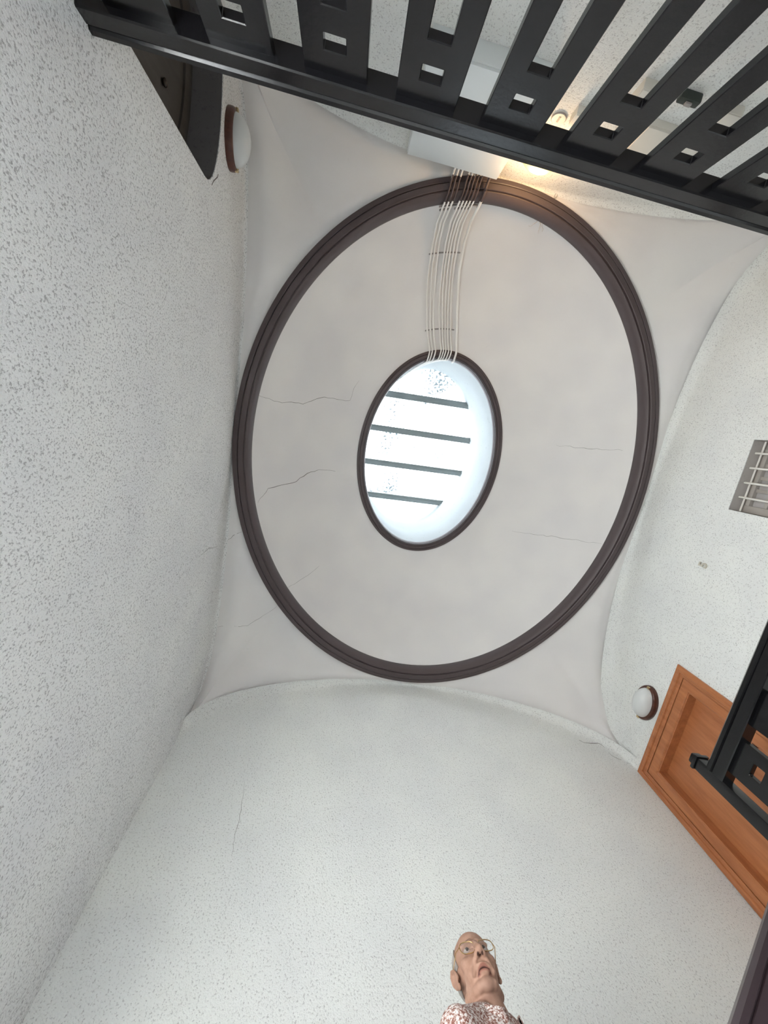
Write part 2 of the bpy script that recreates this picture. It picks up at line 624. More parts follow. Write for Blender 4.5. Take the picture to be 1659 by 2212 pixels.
# brown mouldings
def moulding(name, a, b, z, w, hgt):
    p = [(0, z + 0.03), (0, z - 0.30 * hgt), (0.03 * w, z - 0.42 * hgt), (0.26 * w, z - 0.50 * hgt), (0.29 * w, z - 0.47 * hgt),
         (0.30 * w, z - 0.30 * hgt), (0.325 * w, z - 0.30 * hgt), (0.335 * w, z - 0.52 * hgt), (0.38 * w, z - 0.60 * hgt), (0.64 * w, z - 0.60 * hgt),
         (0.665 * w, z - 0.55 * hgt), (0.67 * w, z - 0.30 * hgt), (0.70 * w, z - 0.28 * hgt), (0.715 * w, z - 0.42 * hgt), (0.76 * w, z - 0.42 * hgt),
         (0.86 * w, z - 0.20 * hgt), (0.95 * w, z + 0.15 * hgt), (1.0 * w, z + 0.6 * hgt), (1.0 * w, z + 0.9 * hgt), (0.9 * w, z + 1.2 * hgt)]
    return oval_sweep(name, p, a, b, M_RING, sharp=35)
ring1 = structure(moulding('trim_1', RA, RB, ZR, 0.15, 0.075))
ring1['label'] = 'large oval dark brown moulding framing the vault'
ring2 = structure(moulding('trim_2', OA + 0.004, OB + 0.004, ZO, 0.10, 0.055))
ring2['label'] = 'small oval dark brown moulding around the skylight opening'

# roof deck above so that no daylight leaks past the plaster
rv, rf = [], []
for i in range(64):
    th = 2 * PI * i / 64
    x, y = CX + (SA + 0.005) * math.cos(th), CY + (SB + 0.005) * math.sin(th)
    rv.append((x, y, glass_z(y) + 0.07))
    k = 1.0 / max(abs(math.cos(th)) / 2.9, abs(math.sin(th)) / 3.2)
    rv.append((CX + k * math.cos(th), CY + k * math.sin(th), glass_z(CY + k * math.sin(th)) + 0.07))
    rv.append((CX + k * math.cos(th), CY + k * math.sin(th), H + 2.5))
for i in range(64):
    j = (i + 1) % 64
    rf.append((3 * i, 3 * j, 3 * j + 1, 3 * i + 1))
    rf.append((3 * i + 1, 3 * j + 1, 3 * j + 2, 3 * i + 2))
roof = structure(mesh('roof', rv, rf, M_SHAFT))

# ------------------------------------------------------------------ skylight
sky = thing('window_1', 'oval skylight with five white dirty glass panes between grey bars', 'skylight', (CX, CY, ZO))
sky['kind'] = 'structure'
bar_y = [-0.565, -0.085, 0.415, 0.925]
edges_y = [-1.30] + bar_y + [1.55]
tilt = math.radians(-2.6)
def sk(x, y, dz=0.0):                     # local point on the sloping glass
    yy = y + (x - 1.0) * math.tan(tilt)
    return Vector((x - CX, yy - CY, glass_z(yy) + dz - ZO))
for i in range(5):
    y0, y1 = edges_y[i] + 0.0, edges_y[i + 1]
    x0, x1 = 0.05, 2.05
    p = [sk(x0, y0), sk(x1, y0), sk(x1, y1), sk(x0, y1)]
    q = [v + Vector((0, 0, 0.008)) for v in p]
    mesh('pane', p + q, [(3, 2, 1, 0), (4, 5, 6, 7), (0, 1, 5, 4), (1, 2, 6, 5), (2, 3, 7, 6), (3, 0, 4, 7)], M_SKYGLASS, sky)
for y in bar_y:
    w = 0.042
    x0, x1 = 0.10, 2.0
    p = [sk(x0, y - w, -0.045), sk(x1, y - w, -0.045), sk(x1, y + w, -0.045), sk(x0, y + w, -0.045)]
    q = [sk(x0, y - w, -0.002), sk(x1, y - w, -0.002), sk(x1, y + w, -0.002), sk(x0, y + w, -0.002)]
    o = mesh('glazing_bar', p + q, [(3, 2, 1, 0), (4, 5, 6, 7), (0, 1, 5, 4), (1, 2, 6, 5), (2, 3, 7, 6), (3, 0, 4, 7)], M_SKYBAR, sky)
    # narrow rib under the bar
    w2 = 0.012
    p = [sk(x0, y - w2, -0.065), sk(x1, y - w2, -0.065), sk(x1, y + w2, -0.065), sk(x0, y + w2, -0.065)]
    q = [sk(x0, y - w2, -0.045), sk(x1, y - w2, -0.045), sk(x1, y + w2, -0.045), sk(x0, y + w2, -0.045)]
    mesh('rib', p + q, [(3, 2, 1, 0), (4, 5, 6, 7), (0, 1, 5, 4), (1, 2, 6, 5), (2, 3, 7, 6), (3, 0, 4, 7)], M_SKYBAR, o)

# ------------------------------------------------------------------ gallery and stairs (below the picture, they carry what is seen)
bm = bmesh.new()
L = [(-1.35, -2.5), (3.45, -2.5), (3.45, 2.575), (2.30, 2.575), (2.30, -1.06), (-1.35, -1.06)]
lo = [bm.verts.new((x, y, GAL - 0.2)) for x, y in L]
hi = [bm.verts.new((x, y, GAL)) for x, y in L]
bm.faces.new(lo[::-1]); bm.faces.new(hi)
for i in range(6):
    j = (i + 1) % 6
    bm.faces.new((lo[i], lo[j], hi[j], hi[i]))
gallery = structure(from_bm('floor_gallery', bm, M_FLOOR))

stairs = thing('staircase', 'wooden stair flight rising along the back wall to the gallery', 'stairs', (-0.58, 2.04, 0))
RISE, RUN = GAL / 11, 2.88 / 10
tread_me = None
for k in range(10):
    x = RUN * k
    z = RISE * (k + 1)
    if tread_me is None:
        t = box('tread', (-0.03, -0.52, -0.04), (RUN, 0.525, 0.0), M_STEP, stairs, 0.006)
        r = box('riser', (0.0, -0.51, -RISE), (0.02, 0.52, -0.04), M_WALL, stairs)
        tread_me, riser_me = t.data, r.data
    else:
        t = link_mesh('tread', tread_me, None, stairs)
        r = link_mesh('riser', riser_me, None, stairs)
    t.location = (x, 0, z)
    r.location = (x, 0, z)
bm = bmesh.new()
for yy in (-0.555, -0.515):
    pass
sl = RISE / RUN
sv = []
for yy in (-0.56, -0.52):
    sv += [(-0.08, yy, 0.0), (0.25, yy, 0.0), (2.875, yy, GAL - 0.26), (2.875, yy, GAL - 0.01), (2.84, yy, GAL - 0.01), (-0.08, yy, RISE * 0.9)]
ff = [tuple(range(6)), tuple(range(11, 5, -1))] + [(i, i + 6, (i + 1) % 6 + 6, (i + 1) % 6) for i in range(6)]
bm.free()
mesh('stringer', sv, ff, M_BLACK, stairs)

# ------------------------------------------------------------------ balustrades
def cell_board(name, xs, zs, holes, th, bevel=0.0025):
    """board in the local XZ plane, thickness along Y, with rectangular holes given as cells"""
    bm = bmesh.new()
    V = {}
    def v(i, k, s):
        if (i, k, s) not in V:
            V[(i, k, s)] = bm.verts.new((xs[i], s * th / 2, zs[k]))
        return V[(i, k, s)]
    solid = {(i, k) for i in range(len(xs) - 1) for k in range(len(zs) - 1)} - set(holes)
    for i, k in solid:
        bm.faces.new((v(i, k, -1), v(i + 1, k, -1), v(i + 1, k + 1, -1), v(i, k + 1, -1)))
        bm.faces.new((v(i, k + 1, 1), v(i + 1, k + 1, 1), v(i + 1, k, 1), v(i, k, 1)))
        for di, dk, a, b_ in ((-1, 0, (i, k), (i, k + 1)), (1, 0, (i + 1, k + 1), (i + 1, k)),
                              (0, -1, (i + 1, k), (i, k)), (0, 1, (i, k + 1), (i + 1, k + 1))):
            if (i + di, k + dk) not in solid:
                bm.faces.new((v(*a, -1), v(*a, 1), v(*b_, 1), v(*b_, -1)))
    bmesh.ops.recalc_face_normals(bm, faces=bm.faces[:])
    bm.normal_update()
    es = [e for e in bm.edges if len(e.link_faces) == 2 and e.calc_face_angle() > 1.0]
    bmesh.ops.bevel(bm, geom=es, offset=bevel, segments=1, affect='EDGES')
    me = bpy.data.meshes.new(name)
    bm.normal_update()
    bm.to_mesh(me)
    bm.free()
    me.materials.append(M_BLACK)
    return me

RT, RBm = H + 1.68, H + 1.58             # handrail top and underside
ZB0 = GAL + 0.10
XS = [-0.105, -0.035, 0.035, 0.105]
ZS = [ZB0, ZB0 + 0.085, ZB0 + 0.14, ZB0 + 0.22, H + 1.365, H + 1.445, H + 1.500, RBm + 0.012]
board_me = cell_board('board', XS, [z - GAL for z in ZS], [(1, 1), (1, 3), (1, 5)], 0.030)

def rail_profile(w, h):
    # (across, up) from the underside centre; moulded handrail with a lip at the top
    hw = w / 2
    return [(-hw + 0.004, 0), (hw - 0.004, 0), (hw, 0.005), (hw, 0.58 * h), (hw - 0.004, 0.63 * h), (hw + 0.006, 0.68 * h), (hw + 0.008, 0.86 * h),
            (hw - 0.006, h), (-hw + 0.006, h), (-hw - 0.008, 0.86 * h), (-hw - 0.006, 0.68 * h), (-hw + 0.004, 0.63 * h), (-hw, 0.58 * h), (-hw, 0.005)]

def beam(name, p, q, prof, mat, parent):
    p, q = Vector(p), Vector(q)
    t = (q - p)
    side = Vector((t.y, -t.x, 0)).normalized()
    up = Vector((0, 0, 1))
    P = len(prof)
    N = 9
    verts = []
    for i in range(N):
        c = p.lerp(q, i / (N - 1))
        verts += [c + side * a + up * b_ for a, b_ in prof]
    faces = []
    for i in range(N - 1):
        for k in range(P):
            l = (k + 1) % P
            faces.append((i * P + k, i * P + l, (i + 1) * P + l, (i + 1) * P + k))
    faces += [tuple(range(P))[::-1], tuple((N - 1) * P + k for k in range(P))]
    bm = bmesh.new()
    bv = [bm.verts.new(v) for v in verts]
    for f in faces:
        bm.faces.new([bv[i] for i in f])
    return from_bm(name, bm, mat, parent)

YR = -1.137                               # centre line of the front balustrade
XRL = 2.392                               # centre line of the right balustrade
bal_f = thing('balustrade', 'black balustrade of pierced boards crossing in front of the white cabinet', 'balustrade', (0.65, YR, GAL))
def local(o, p):
    return Vector(p) - o.location
beam('handrail', local(bal_f, (xl(YR) + 0.0, YR, RBm)), local(bal_f, (XRL - 0.045, YR, RBm)), rail_profile(0.076, 0.10), M_BLACK, bal_f)
beam('bottom_rail', local(bal_f, (xl(YR), YR, GAL + 0.05)), local(bal_f, (XRL - 0.045, YR, GAL + 0.05)), [(-0.035, 0), (0.035, 0), (0.035, 0.06), (-0.035, 0.06)], M_BLACK, bal_f)
for k in range(10):
    x = -0.845 + 0.3095 * k
    o = link_mesh('board', board_me, None, bal_f)
    o.location = (x - 0.65, 0, 0)
bal_r = thing('balustrade', 'black balustrade of pierced boards in front of the brown door', 'balustrade', (XRL, 0.2, GAL))
beam('handrail', local(bal_r, (XRL, 1.525, RBm)), local(bal_r, (XRL, YR - 0.04, RBm)), rail_profile(0.080, 0.10), M_BLACK, bal_r)
beam('bottom_rail', local(bal_r, (XRL, 1.525, GAL + 0.05)), local(bal_r, (XRL, YR + 0.036, GAL + 0.05)), [(-0.035, 0), (0.035, 0), (0.035, 0.06), (-0.035, 0.06)], M_BLACK, bal_r)
for k in range(8):
    y = 1.355 - 0.305 * k
    o = link_mesh('board', board_me, None, bal_r)
    o.location = (0, y - 0.2, 0)
    o.rotation_euler = (0, 0, PI / 2)
box('newel_post', local(bal_r, (XRL - 0.035, 1.521, GAL)), local(bal_r, (XRL + 0.035, 1.593, H + 1.735)), M_BLACK, bal_r, 0.004)
bm = bmesh.new()
bm_box(bm, local(bal_r, (XRL - 0.042, 1.514, H + 1.735)), local(bal_r, (XRL + 0.042, 1.600, H + 1.755)), 0.004)
bm_box(bm, local(bal_r, (XRL - 0.03, 1.527, H + 1.755)), local(bal_r, (XRL + 0.03, 1.587, H + 1.785)), 0.010)
from_bm('newel_cap', bm, M_BLACK, bal_r, smooth=True, sharp=35)
box('newel_post', local(bal_r, (XRL - 0.045, YR - 0.045, GAL)), local(bal_r, (XRL + 0.045, YR + 0.045, RBm)), M_BLACK, bal_r, 0.004)

bal_s = thing('balustrade', 'sloping dark handrail of the lower stair flight at the bottom right corner', 'balustrade', (0.9, 1.545, 0.0))
def rz_(x):
    return H + 0.929 + 0.59 * (x - 1.81)
YS = 1.540
beam('handrail', local(bal_s, (-0.55, YS, rz_(-0.55) - 0.11)), local(bal_s, (2.355, YS, rz_(2.355) - 0.11)), rail_profile(0.085, 0.11), newmat('worn_brown_black_paint', (0.035, 0.022, 0.026), 0.35, 0.5)[0], bal_s)
for k in range(9):
    x = -0.40 + 0.305 * k
    zt = rz_(x - 0.105) - 0.095
    zb = max(0.0, (x + 0.105 + 0.58) * sl - 0.02)
    zs_ = [zb, zb + 0.08, zb + 0.14, zb + 0.22, zt - 0.22, zt - 0.14, zt - 0.08, zt]
    if zs_[4] > zs_[3] + 0.02:
        hl = [(1, 1), (1, 3), (1, 5)]
    else:
        zs_ = [zb, zb + 0.1, zb + 0.17, zt - 0.17, zt - 0.1, zt]
        hl = [(1, 1), (1, 3)]
    me = cell_board('board', XS, zs_, hl, 0.030)
    o = link_mesh('board', me, None, bal_s)
    o.location = (x - 0.9, YS - 1.545, 0)
box('newel_post', local(bal_s, (-0.62, YS - 0.045, 0)), local(bal_s, (-0.53, YS + 0.045, rz_(-0.55) + 0.05)), M_BLACK, bal_s, 0.004)

# ------------------------------------------------------------------ brown door on the right wall
door = thing('door_1', 'varnished orange-brown wooden door with moulded casing beside the back corner', 'door', (XR, (DY0 + DY1) / 2, GAL))
door['kind'] = 'structure'
dl = lambda p: Vector(p) - door.location
def casing_sweep(name, prof, y0, y1, z0, z1, mat, parent, org):
    """prof: (inward distance from the outer edge, x position); swept up, across and down with mitred corners"""
    path = []
    verts, faces = [], []
    P = len(prof)
    for (cy, cz) in ((0, 0), (0, 1), (1, 1), (1, 0)):
        for dd, x in prof:
            y = y0 + dd if cy == 0 else y1 - dd
            z = z1 - dd if cz == 1 else z0
            verts.append(Vector((x, y, z)) - org)
    for i in range(3):
        for k in range(P - 1):
            faces.append((i * P + k, i * P + k + 1, (i + 1) * P + k + 1, (i + 1) * P + k))
    bm = bmesh.new()
    bv = [bm.verts.new(v) for v in verts]
    for f in faces:
        bm.faces.new([bv[i] for i in f])
    return from_bm(name, bm, mat, parent)
cprof = [(0.0, XR + 0.01), (0.0, XR - 0.014), (0.006, XR - 0.020), (0.020, XR - 0.020), (0.026, XR - 0.028), (0.040, XR - 0.030), (0.048, XR - 0.024),
         (0.052, XR - 0.014), (0.062, XR - 0.014), (0.070, XR - 0.008), (0.078, XR - 0.008), (0.078, XR + 0.012), (0.083, XR + 0.012)]
casing_sweep('casing', cprof, DY0, DY1, GAL, DZ1, M_DOOR, door, door.location)
jprof = [(0.083, XR + 0.012), (0.083, XR - 0.004), (0.088, XR - 0.007), (0.150, XR - 0.007), (0.156, XR - 0.002), (0.160, XR + 0.004), (0.166, XR + 0.004), (0.166, XR + 0.10)]
casing_sweep('frame', jprof, DY0, DY1, GAL, DZ1, M_DOOR, door, door.location)
bm = bmesh.new()
bm_box(bm, dl((XR + 0.085, DY0 + 0.15, GAL + 0.01)), dl((XR + 0.13, DY1 - 0.15, DZ1 - 0.15)))
leaf = from_bm('leaf', bm, M_DOOR, door)
box('threshold', dl((XR - 0.01, DY0 + 0.06, GAL)), dl((XR + 0.2, DY1 - 0.06, GAL + 0.012)), M_DOOR, door)
kp = Vector((XR + 0.085, 1.635, H + 2.045))
bm = bmesh.new()
bmesh.ops.create_cone(bm, cap_ends=True, segments=20, radius1=0.03, radius2=0.026, depth=0.012, matrix=Matrix.Translation(dl(kp + Vector((-0.006, 0, 0)))) @ Matrix.Rotation(-PI / 2, 4, 'Y'))
bm_ellipsoid(bm, dl(kp + Vector((-0.032, 0, 0))), (0.022, 0.028, 0.028))
o = from_bm('knob', bm, newmat('dark_bronze_knob', (0.06, 0.03, 0.025), 0.25, 0.5, 0.6)[0], door, smooth=True, sharp=50)
hp = Vector((XR + 0.085, 2.30, GAL + 1.02))
bm = bmesh.new()
bm_box(bm, dl(hp + Vector((-0.008, -0.022, -0.11))), dl(hp + Vector((0.0, 0.022, 0.11))), 0.003)
bm_capsule(bm, dl(hp), dl(hp + Vector((-0.05, 0, 0))), 0.009, 0.009)
bm_capsule(bm, dl(hp + Vector((-0.05, 0, 0))), dl(hp + Vector((-0.05, -0.11, 0))), 0.009, 0.008)
from_bm('handle', bm, M_BRASS, door, smooth=True, sharp=50)

# ------------------------------------------------------------------ arched doorway on the left wall
ad = thing('door_2', 'dark arched doorway recess behind the balustrade in the left wall', 'doorway', (-1.26, (AY0 + AY1) / 2, GAL))
ad['kind'] = 'structure'
al = lambda p: Vector(p) - ad.location
inner = arch_door_outline(AY0 + 0.002, AY1 - 0.002, H + 2.67, H + 2.891, GAL + 0.002)
# reveal lining
n = len(inner)
lv = [al((xl(y) - 0.004, y, z)) for y, z in inner] + [al((-1.255, y, z)) for y, z in inner]
lf = [(i, (i + 1) % n, (i + 1) % n + n, i + n) for i in range(n)]
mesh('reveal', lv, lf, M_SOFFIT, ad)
# frame strip following the arch and the leaf behind it
ins = arch_door_outline(AY0 + 0.085, AY1 - 0.085, H + 2.60, H + 2.80, GAL + 0.002)
fv = [al((-1.235, y, z)) for y, z in inner] + [al((-1.235, y, z)) for y, z in ins] + [al((-1.252, y, z)) for y, z in ins]
ffc = [(i, (i + 1) % n, (i + 1) % n + n, i + n) for i in range(n)] + [(i + n, (i + 1) % n + n, (i + 1) % n + 2 * n, i + 2 * n) for i in range(n)]
mesh('frame', fv, ffc, M_OLDDOOR, ad)
lf_ = prism_x('leaf', [(y - ad.location.y, z - ad.location.z) for y, z in ins], 0.001, 0.012, M_OLDDOOR, ad)
bm = bmesh.new()
bm_ellipsoid(bm, al((-1.236, -1.575, H + 2.575)), (0.012, 0.020, 0.020))
from_bm('peephole', bm, M_IRIS, lf_, smooth=True)

# ------------------------------------------------------------------ barred window on the right wall
win = thing('window_2', 'recessed taupe window behind white iron bars on the right wall', 'window', (XR, (WY0 + WY1) / 2, WZ0))
win['kind'] = 'structure'
wl = lambda p: Vector(p) - win.location
e = 0.003
rvv = []
for x in (XR + 0.002, XR + 0.27):
    rvv += [wl((x, WY0 + e, WZ0 + e)), wl((x, WY1 - e, WZ0 + e)), wl((x, WY1 - e, WZ1 - e)), wl((x, WY0 + e, WZ1 - e))]
mesh('reveal', rvv, [(0, 1, 5, 4), (1, 2, 6, 5), (2, 3, 7, 6), (3, 0, 4, 7)], M_REVEAL, win)
fy0, fy1, fz0, fz1 = WY0 + e, WY1 - e, WZ0 + e, WZ1 - e
for nm, lo_, hi_ in (('jamb', (fy0, fz0), (fy0 + 0.055, fz1)), ('jamb', (fy1 - 0.055, fz0), (fy1, fz1)),
                     ('head', (fy0 + 0.055, fz1 - 0.055), (fy1 - 0.055, fz1)), ('sill', (fy0 + 0.055, fz0), (fy1 - 0.055, fz0 + 0.055))):
    box(nm, wl((XR + 0.10, lo_[0], lo_[1])), wl((XR + 0.155, hi_[0], hi_[1])), M_SASH, win, 0.003)
pane = box('pane', wl((XR + 0.135, fy0 + 0.05, fz0 + 0.05)), wl((XR + 0.141, fy1 - 0.05, fz1 - 0.05)), M_PANE, win)
for y in (-0.30, -0.20, -0.10):
    box('mullion', wl((XR + 0.115, y - 0.014, fz0 + 0.055)), wl((XR + 0.15, y + 0.014, fz1 - 0.055)), M_SASH, win, 0.002)
for z in (WZ1 - 0.17, WZ1 - 0.36, WZ1 - 0.58, WZ1 - 0.8):
    box('glazing_bar', wl((XR + 0.110, fy0 + 0.055, z - 0.014)), wl((XR + 0.15, fy1 - 0.055, z + 0.014)), M_SASH, win, 0.002)
for y in (-0.385, -0.267, -0.148, -0.030):
    tube('upright_bar', [wl((XR + 0.052, y, WZ0 + 0.004)), wl((XR + 0.052, y, WZ1 - 0.004))], 0.0085, M_BAR, win)
for z in (H + 2.745, H + 2.50, H + 2.25, H + 2.0):
    tube('cross_bar', [wl((XR + 0.060, WY0 + 0.004, z)), wl((XR + 0.060, WY1 - 0.004, z))], 0.0065, M_BAR, win)

# ------------------------------------------------------------------ unseen window added to fill the room with light, left wall
sw = thing('fill_window', 'wide added fill-light window with two clear panes low in the left wall', 'window', (-1.15, (LW[0] + LW[1]) / 2, LW[2]))
sw['kind'] = 'structure'
swl = lambda p: Vector(p) - sw.location
mid = (LW[0] + LW[1]) / 2
for nm, lo_, hi_ in (('jamb', (LW[0], LW[2]), (LW[0] + 0.05, LW[3])), ('jamb', (LW[1] - 0.05, LW[2]), (LW[1], LW[3])),
                     ('head', (LW[0] + 0.05, LW[3] - 0.05), (LW[1] - 0.05, LW[3])), ('sill', (LW[0] + 0.05, LW[2]), (LW[1] - 0.05, LW[2] + 0.05)),
                     ('mullion', (mid - 0.03, LW[2] + 0.05), (mid + 0.03, LW[3] - 0.05))):
    box(nm, swl((-1.20, lo_[0], lo_[1])), swl((-1.15, hi_[0], hi_[1])), M_SASH, sw, 0.003)
for y0, y1 in ((LW[0] + 0.05, mid - 0.03), (mid + 0.03, LW[1] - 0.05)):
    box('pane', swl((-1.178, y0, LW[2] + 0.05)), swl((-1.172, y1, LW[3] - 0.05)), M_CLEAR, sw)

# ------------------------------------------------------------------ brass floor number
fc = bpy.data.curves.new('floor_number', 'FONT')
fc.body = '5'
fc.size = 0.098
fc.extrude = 0.006
fc.bevel_depth = 0.0012
fc.offset = 0.0012
fo = bpy.data.objects.new('tmp_text', fc)
C.objects.link(fo)
dg = bpy.context.evaluated_depsgraph_get()
me = bpy.data.meshes.new_from_object(fo.evaluated_get(dg))
bpy.data.objects.remove(fo)
num = link_mesh('floor_number', me, M_BRASS)
me.materials.clear(); me.materials.append(newmat('aged_brass', (0.62, 0.58, 0.50), 0.35, 0.5, 0.8)[0])
num.matrix_world = Matrix(((0, 0, -1, XR - 0.008), (1, 0, 0, 0.575), (0, -1, 0, H + 2.82), (0, 0, 0, 1))) if False else \
    Matrix(((0, 0, -1, XR - 0.0075), (-1, 0, 0, 0.605), (0, 1, 0, H + 2.785), (0, 0, 0, 1)))
tag(num, 'small metal number 5 fixed to the right wall near the barred window', 'number')

# ------------------------------------------------------------------ oval wall lamps
def oval_lathe(name, prof, ay, az, mat, parent, n=40, cap=True):
    verts, faces = [], []
    P = len(prof)
    for i in range(n):
        th = 2 * PI * i / n
        for off, x in prof:
            verts.append((x, (ay - off) * math.cos(th), (az - off) * math.sin(th)))
    for i in range(n):
        j = (i + 1) % n
        for k in range(P - 1):
            faces.append((i * P + k, i * P + k + 1, j * P + k + 1, j * P + k))
    if cap:
        faces.append(tuple(i * P + P - 1 for i in range(n)))
    bm = bmesh.new()
    bv = [bm.verts.new(v) for v in verts]
    for f in faces:
        bm.faces.new([bv[i] for i in f])
    return from_bm(name, bm, mat, parent, smooth=True, sharp=60)

def wall_lamp(label, loc, rotz, lit=False, roll=0.0):
    t = thing('wall_lamp', label, 'lamp', loc, rotz, 'oval wall lamps of the stairwell')
    t.rotation_euler = (roll, 0, rotz)
    ay, az = 0.165, 0.112
    oval_lathe('base_rim', [(0.0, 0.0), (-0.002, 0.012), (0.0, 0.03), (0.006, 0.042), (0.014, 0.047), (0.022, 0.045), (0.030, 0.036)], ay, az, M_LAMPWOOD, t)
    gp = []
    for k in range(12):
        ph = PI / 2 * k / 12
        gp.append((0.024 + (az - 0.026) * (1 - math.cos(ph)), 0.036 + 0.095 * math.sin(ph)))
    # ellipsoidal glass
    verts, faces = [], []
    N, P = 40, 12
    for i in range(N):
        th = 2 * PI * i / N
        for k in range(P):
            ph = PI / 2 * k / P
            verts.append((0.034 + 0.10 * math.sin(ph), (ay - 0.022) * math.cos(ph) * math.cos(th), (az - 0.022) * math.cos(ph) * math.sin(th)))
    verts.append((0.134, 0, 0))
    for i in range(N):
        j = (i + 1) % N
        for k in range(P - 1):
            faces.append((i * P + k, i * P + k + 1, j * P + k + 1, j * P + k))
        faces.append((i * P + P - 1, len(verts) - 1, j * P + P - 1))
    bm = bmesh.new()
    bv = [bm.verts.new(v) for v in verts]
    for f in faces:
        bm.faces.new([bv[i] for i in f])
    from_bm('glass_cover', bm, M_LIT if lit else M_GLASSLAMP, t, smooth=True)
    for s_ in (-1, 1):
        bm = bmesh.new()
        bm_box(bm, (0.034, s_ * (ay - 0.012) - 0.010, -0.012), (0.056, s_ * (ay - 0.012) + 0.010, 0.012), 0.004)
        from_bm('clip', bm, M_BRASS, t, smooth=True, sharp=40)
    return t
lamp_r = wall_lamp('unlit oval frosted lamp in a dark wooden rim beside the brown door', (XR, 1.965, H + 2.862), PI)
lamp_l = wall_lamp('unlit oval frosted lamp above the dark arched doorway on the left wall', (xl(-1.665), -1.665, H + 3.06), math.atan(-0.0338), roll=math.radians(14))
lamp_f = wall_lamp('lit yellow oval lamp half hidden behind the black handrail', (1.09, YF, H + 3.245), PI / 2, lit=True)
pl = bpy.data.lights.new('lamp_bulb', 'POINT')
pl.energy = 2.2
pl.color = (1.0, 0.62, 0.30)
pl.shadow_soft_size = 0.06
plo = bpy.data.objects.new('lamp_bulb', pl)
plo.parent = lamp_f
plo.location = (0.20, 0, 0.0)
C.objects.link(plo)

# ------------------------------------------------------------------ cabinet, boxes on the front wall
cab = thing('service_cabinet', 'large pale metal cabinet on the front wall where the cables start', 'cabinet', (0.48, YF, H + 2.61))
box('body', (-0.372, 0.0, 0.0), (0.372, 0.105, 0.855), M_WHITEBOX, cab, 0.004)
dr = box('door', (-0.365, 0.105, 0.008), (0.365, 0.122, 0.848), M_WHITEBOX, cab, 0.003)
box('lock', (0.31, 0.122, 0.40), (0.335, 0.130, 0.44), M_STEEL, dr, 0.002)
cab2 = thing('meter_cabinet', 'cream meter box seen between the balustrade boards at the upper right', 'cabinet', (1.78, YF, H + 2.73))
box('body', (-0.22, 0, 0), (0.30, 0.04, 0.36), M_CREAMBOX, cab2, 0.004)
d2 = box('lid', (-0.215, 0.04, 0.006), (0.295, 0.055, 0.354), M_CREAMBOX, cab2, 0.004)
box('catch', (0.26, 0.055, 0.15), (0.275, 0.064, 0.2), M_STEEL, d2, 0.002)
jb = thing('junction_box', 'small square white junction box on the front wall between two boards', 'box', (1.40, YF, H + 2.52))
box('body', (-0.055, 0, 0), (0.055, 0.055, 0.12), M_CREAMBOX, jb, 0.005)
box('lid', (-0.05, 0.055, 0.005), (0.05, 0.062, 0.115), M_CREAMBOX, jb, 0.003)
jb3 = thing('junction_box', 'small white junction box right beside the round cover plate', 'box', (1.155, YF, H + 2.80))
box('body', (-0.05, 0, 0), (0.05, 0.05, 0.10), M_CREAMBOX, jb3, 0.005)
box('lid', (-0.045, 0.05, 0.005), (0.045, 0.056, 0.095), M_CREAMBOX, jb3, 0.003)
jb4 = thing('junction_box', 'small white junction box on the front wall, furthest right of the boxes', 'box', (1.93, YF, H + 2.50))
box('body', (-0.05, 0, 0), (0.05, 0.05, 0.11), M_CREAMBOX, jb4, 0.005)
box('lid', (-0.045, 0.05, 0.005), (0.045, 0.056, 0.105), M_CREAMBOX, jb4, 0.003)
rp_ = thing('cover_plate', 'round screw-down cover plate on the wall below the lit lamp', 'cover plate', (1.043, YF, H + 2.93))
bm = bmesh.new()
bmesh.ops.create_cone(bm, cap_ends=True, segments=28, radius1=0.048, radius2=0.044, depth=0.012, matrix=Matrix.Translation((0, 0.006, 0)) @ Matrix.Rotation(-PI / 2, 4, 'X'))
from_bm('disc', bm, M_CREAMBOX, rp_, smooth=True, sharp=40)
tube('edge_ring', [(0.046 * math.cos(2 * PI * k / 28), 0.006, 0.046 * math.sin(2 * PI * k / 28)) for k in range(28)], 0.004, M_CLIP, rp_, 6, True)
box('slot', (-0.006, 0.011, -0.022), (0.006, 0.0145, 0.022), M_CLIP, rp_)
gd = thing('switch_block', 'dark green device on the front wall under the meter box', 'switch', (1.64, YF, H + 2.505))
box('housing', (-0.065, 0, 0), (0.065, 0.05, 0.045), M_GREEN, gd, 0.008)
box('toggle', (-0.02, 0.05, 0.012), (0.02, 0.062, 0.034), M_CLIP, gd, 0.003)

# ------------------------------------------------------------------ cables over the vault
def vault_pt(x, t, lift=0.0):
    ph = t * PI / 2
    off = R0 - 0.02 + (R1 - R0 + 0.04) * (1 - math.cos(ph) ** 1.12) + lift * math.cos(ph)
    z = ZR + 0.02 + (ZO - ZR - 0.02) * math.sin(ph) ** 0.92 - lift * math.sin(ph)
    a, b_ = RA - off, RB - off
    cs = max(-0.99, min(0.99, (x - CX) / a))
    return Vector((x, CY - b_ * math.sqrt(1 - cs * cs), z))
offs = [0.0, 0.033, 0.068, 0.128, 0.158, 0.188, 0.218, 0.248, 0.312]
names = ['leftmost', 'second from the left', 'third from the left', 'fourth from the left', 'fifth from the left', 'sixth from the left', 'seventh from the left', 'eighth from the left']
KB = [(-0.1, 0.480, 0.775), (0.0, 0.486, 0.784), (0.2, 0.510, 0.812), (0.4, 0.554, 0.864), (0.6, 0.612, 0.936), (0.8, 0.686, 1.014), (1.0, 0.774, 1.08)]
